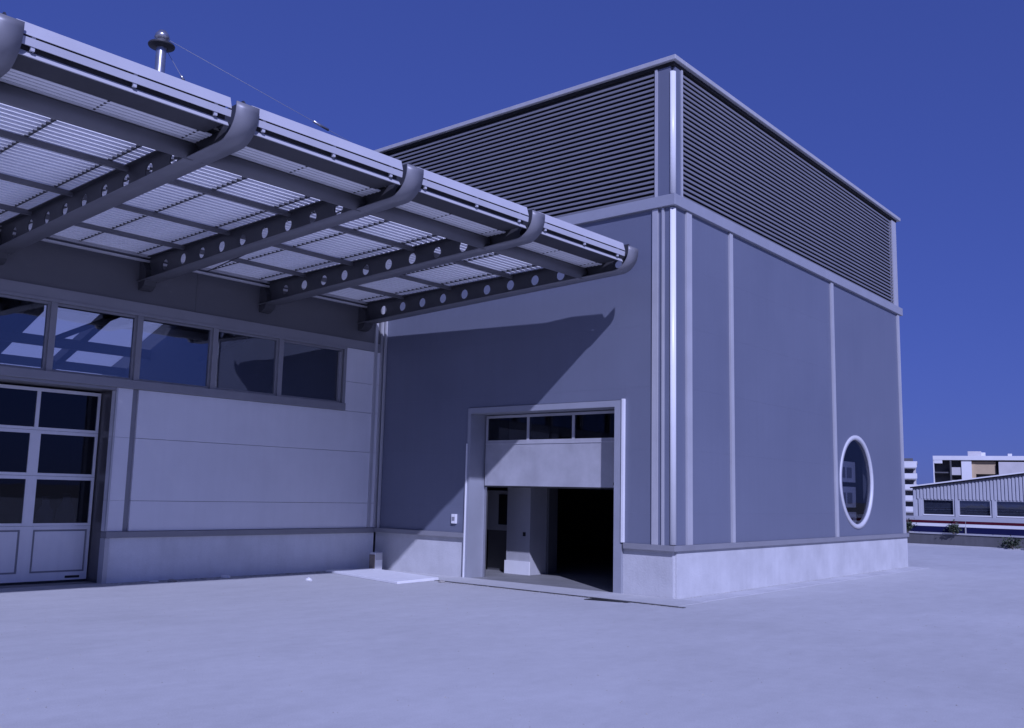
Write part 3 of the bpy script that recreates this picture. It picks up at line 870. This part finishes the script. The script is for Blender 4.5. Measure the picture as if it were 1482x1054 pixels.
# ------------------------------------------------------------------ apartment houses far behind
def frame_of(P, Q):
    P, Q = Vector(P), Vector(Q); d_ = (Q-P).normalized(); n_ = Vector((d_.y, -d_.x, 0))
    if n_.dot(Vector((-1, -.5, 0))) < 0: n_ = -n_
    return P, d_, n_, (Q-P).length
def house(P, Q):
    P, d_, n_, ln = frame_of(P, Q)
    def bx(mb, s0, s1, o0, o1, z0, z1):
        pt = lambda s_, o_, z: tuple(P + d_*s_ + n_*o_ + Vector((0, 0, z)))
        return mb.add([pt(s0, o0, z0), pt(s1, o0, z0), pt(s1, o1, z0), pt(s0, o1, z0), pt(s0, o0, z1), pt(s1, o0, z1), pt(s1, o1, z1), pt(s0, o1, z1)],
               [(0, 1, 2, 3), (7, 6, 5, 4), (0, 4, 5, 1), (1, 5, 6, 2), (2, 6, 7, 3), (3, 7, 4, 0)])
    return bx, ln
# slim block with rounded white balconies
K = 1.5
P = Vector((-13.67+150*.9535, -15.2+150*.3015, 0)); Q = Vector((-13.67+150*.958, -15.2+150*.286, 0))
bx, ln = house((P.x, P.y, 0), (Q.x, Q.y, 0))
ap = empty('balcony_block', (P.x, P.y, -4.5), 'slim pale apartment block with stacked white balconies at the tall hall edge', 'building')
bx(MB(), -6, ln-.1, -8, 0, -4.5, 7.3).build('wall', M_APT, ap)
for z in (6.75, 5.15, 3.55, 1.95, .35):
    m = MB(); bx(m, -6, ln, 0, 1.0, z-.12, z+.02); bx(m, -6, ln+.10, .95, 1.05, z, z+.72)
    m.build('balcony', M_APT_W, ap)
    m = MB(); bx(m, -2.2, -.9, .0, .03, z+.75, z+1.35); bx(m, .1, ln-.4, .0, .03, z+.75, z+1.35)
    m.build('window', M_APT_D, ap)
bx(MB(), -6, ln+.15, -8, 1.05, 7.45, 7.62).build('roof', M_APT_W, ap)
# long block with a dark balcony corner and tan bay
K = 1.67
P = Vector((-13.67+205*.9625, -15.2+205*.2715, 0)); Q = Vector((-13.67+205*.9806, -15.2+205*.196, 0))
bx, ln = house((P.x, P.y, 0), (Q.x, Q.y, 0))
zt = lambda z: 1.65 + (z-1.65)*K
ab = empty('apartment_house', (P.x, P.y, -4.5), 'long pale apartment house with deep dark balconies and a tan bay beyond the ribbed shed', 'building')
u = ln/132.0           # one picture unit along the facade
TOP = zt(7.18)
bx(MB(), 0, ln*1.6, -14, -2.2, -4.5, TOP).build('wall', M_APT_D, ab)
m = MB(); bx(m, 0, ln*1.6, -2.2, .3, zt(6.75), TOP+.1); m.build('roof', M_APT_W, ab)
m = MB(); bx(m, 42*u, 57*u, -2.2, 0, -4.5, zt(6.75)); m.build('wall', M_APT_W, ab)
m = MB(); bx(m, 57*u, 92*u, -2.2, -.6, zt(5.15), zt(6.6)); m.build('bay', M_APT_T, ab)
m = MB(); bx(m, 57*u, 63*u, -2.2, -.55, -4.5, zt(6.5)); m.build('bay', M_APT_T, ab)
m = MB(); bx(m, 63*u, 92*u, -2.0, -1.2, zt(3.2), zt(4.2)); m.build('balcony', M_APT_D, ab)
m = MB(); bx(m, 96*u, ln*1.6, -2.2, .2, -4.5, zt(6.55)); m.build('wall', M_APT, ab)
for k in range(4):
    m = MB(); s0 = (103+18*k)*u; bx(m, s0, s0+12*u, .2, .24, zt(4.6), zt(5.05)); m.build('window', M_APT_D, ab)
    m = MB(); bx(m, s0-1*u, s0+13*u, .2, .5, zt(4.48), zt(4.58)); m.build('window_sill', M_APT_W, ab)
for k, (s0, s1, z0, z1) in enumerate(((0, 26, 5.2, 5.35), (0, 26, 3.6, 3.75), (26, 42, 5.0, 5.9), (26, 42, 3.6, 4.4))):
    m = MB(); bx(m, s0*u, s1*u, -2.2, -.2, zt(z0), zt(z1)); m.build('balcony', M_APT if k > 1 else M_APT_D, ab)
m = MB(); bx(m, 25*u, 27.5*u, -2.2, .2, -4.5, zt(6.75)); m.build('pillar', M_APT_D, ab)
m = MB(); bx(m, 0, 1.5*u, -2.2, .2, -4.5, zt(6.75)); m.build('pillar', M_APT_W, ab)
m = MB(); bx(m, 1.5*u, 14*u, -.1, .25, zt(6.35), zt(6.75)); m.build('arch_panel', M_APT_W, ab)
m = MB(); bx(m, 52*u, 72*u, -9, -2, TOP+.1, TOP+1.1); m.build('roof_hut', M_APT, ab)
m = MB(); bx(m, 70*u, 78*u, -9, -2.5, TOP+.1, TOP+.9); m.build('roof_hut', M_APT_W, ab)
m = MB(); bx(m, 110*u, 116*u, -4, -1, TOP+.1, TOP+.6); m.build('roof_hut', M_APT_W, ab)
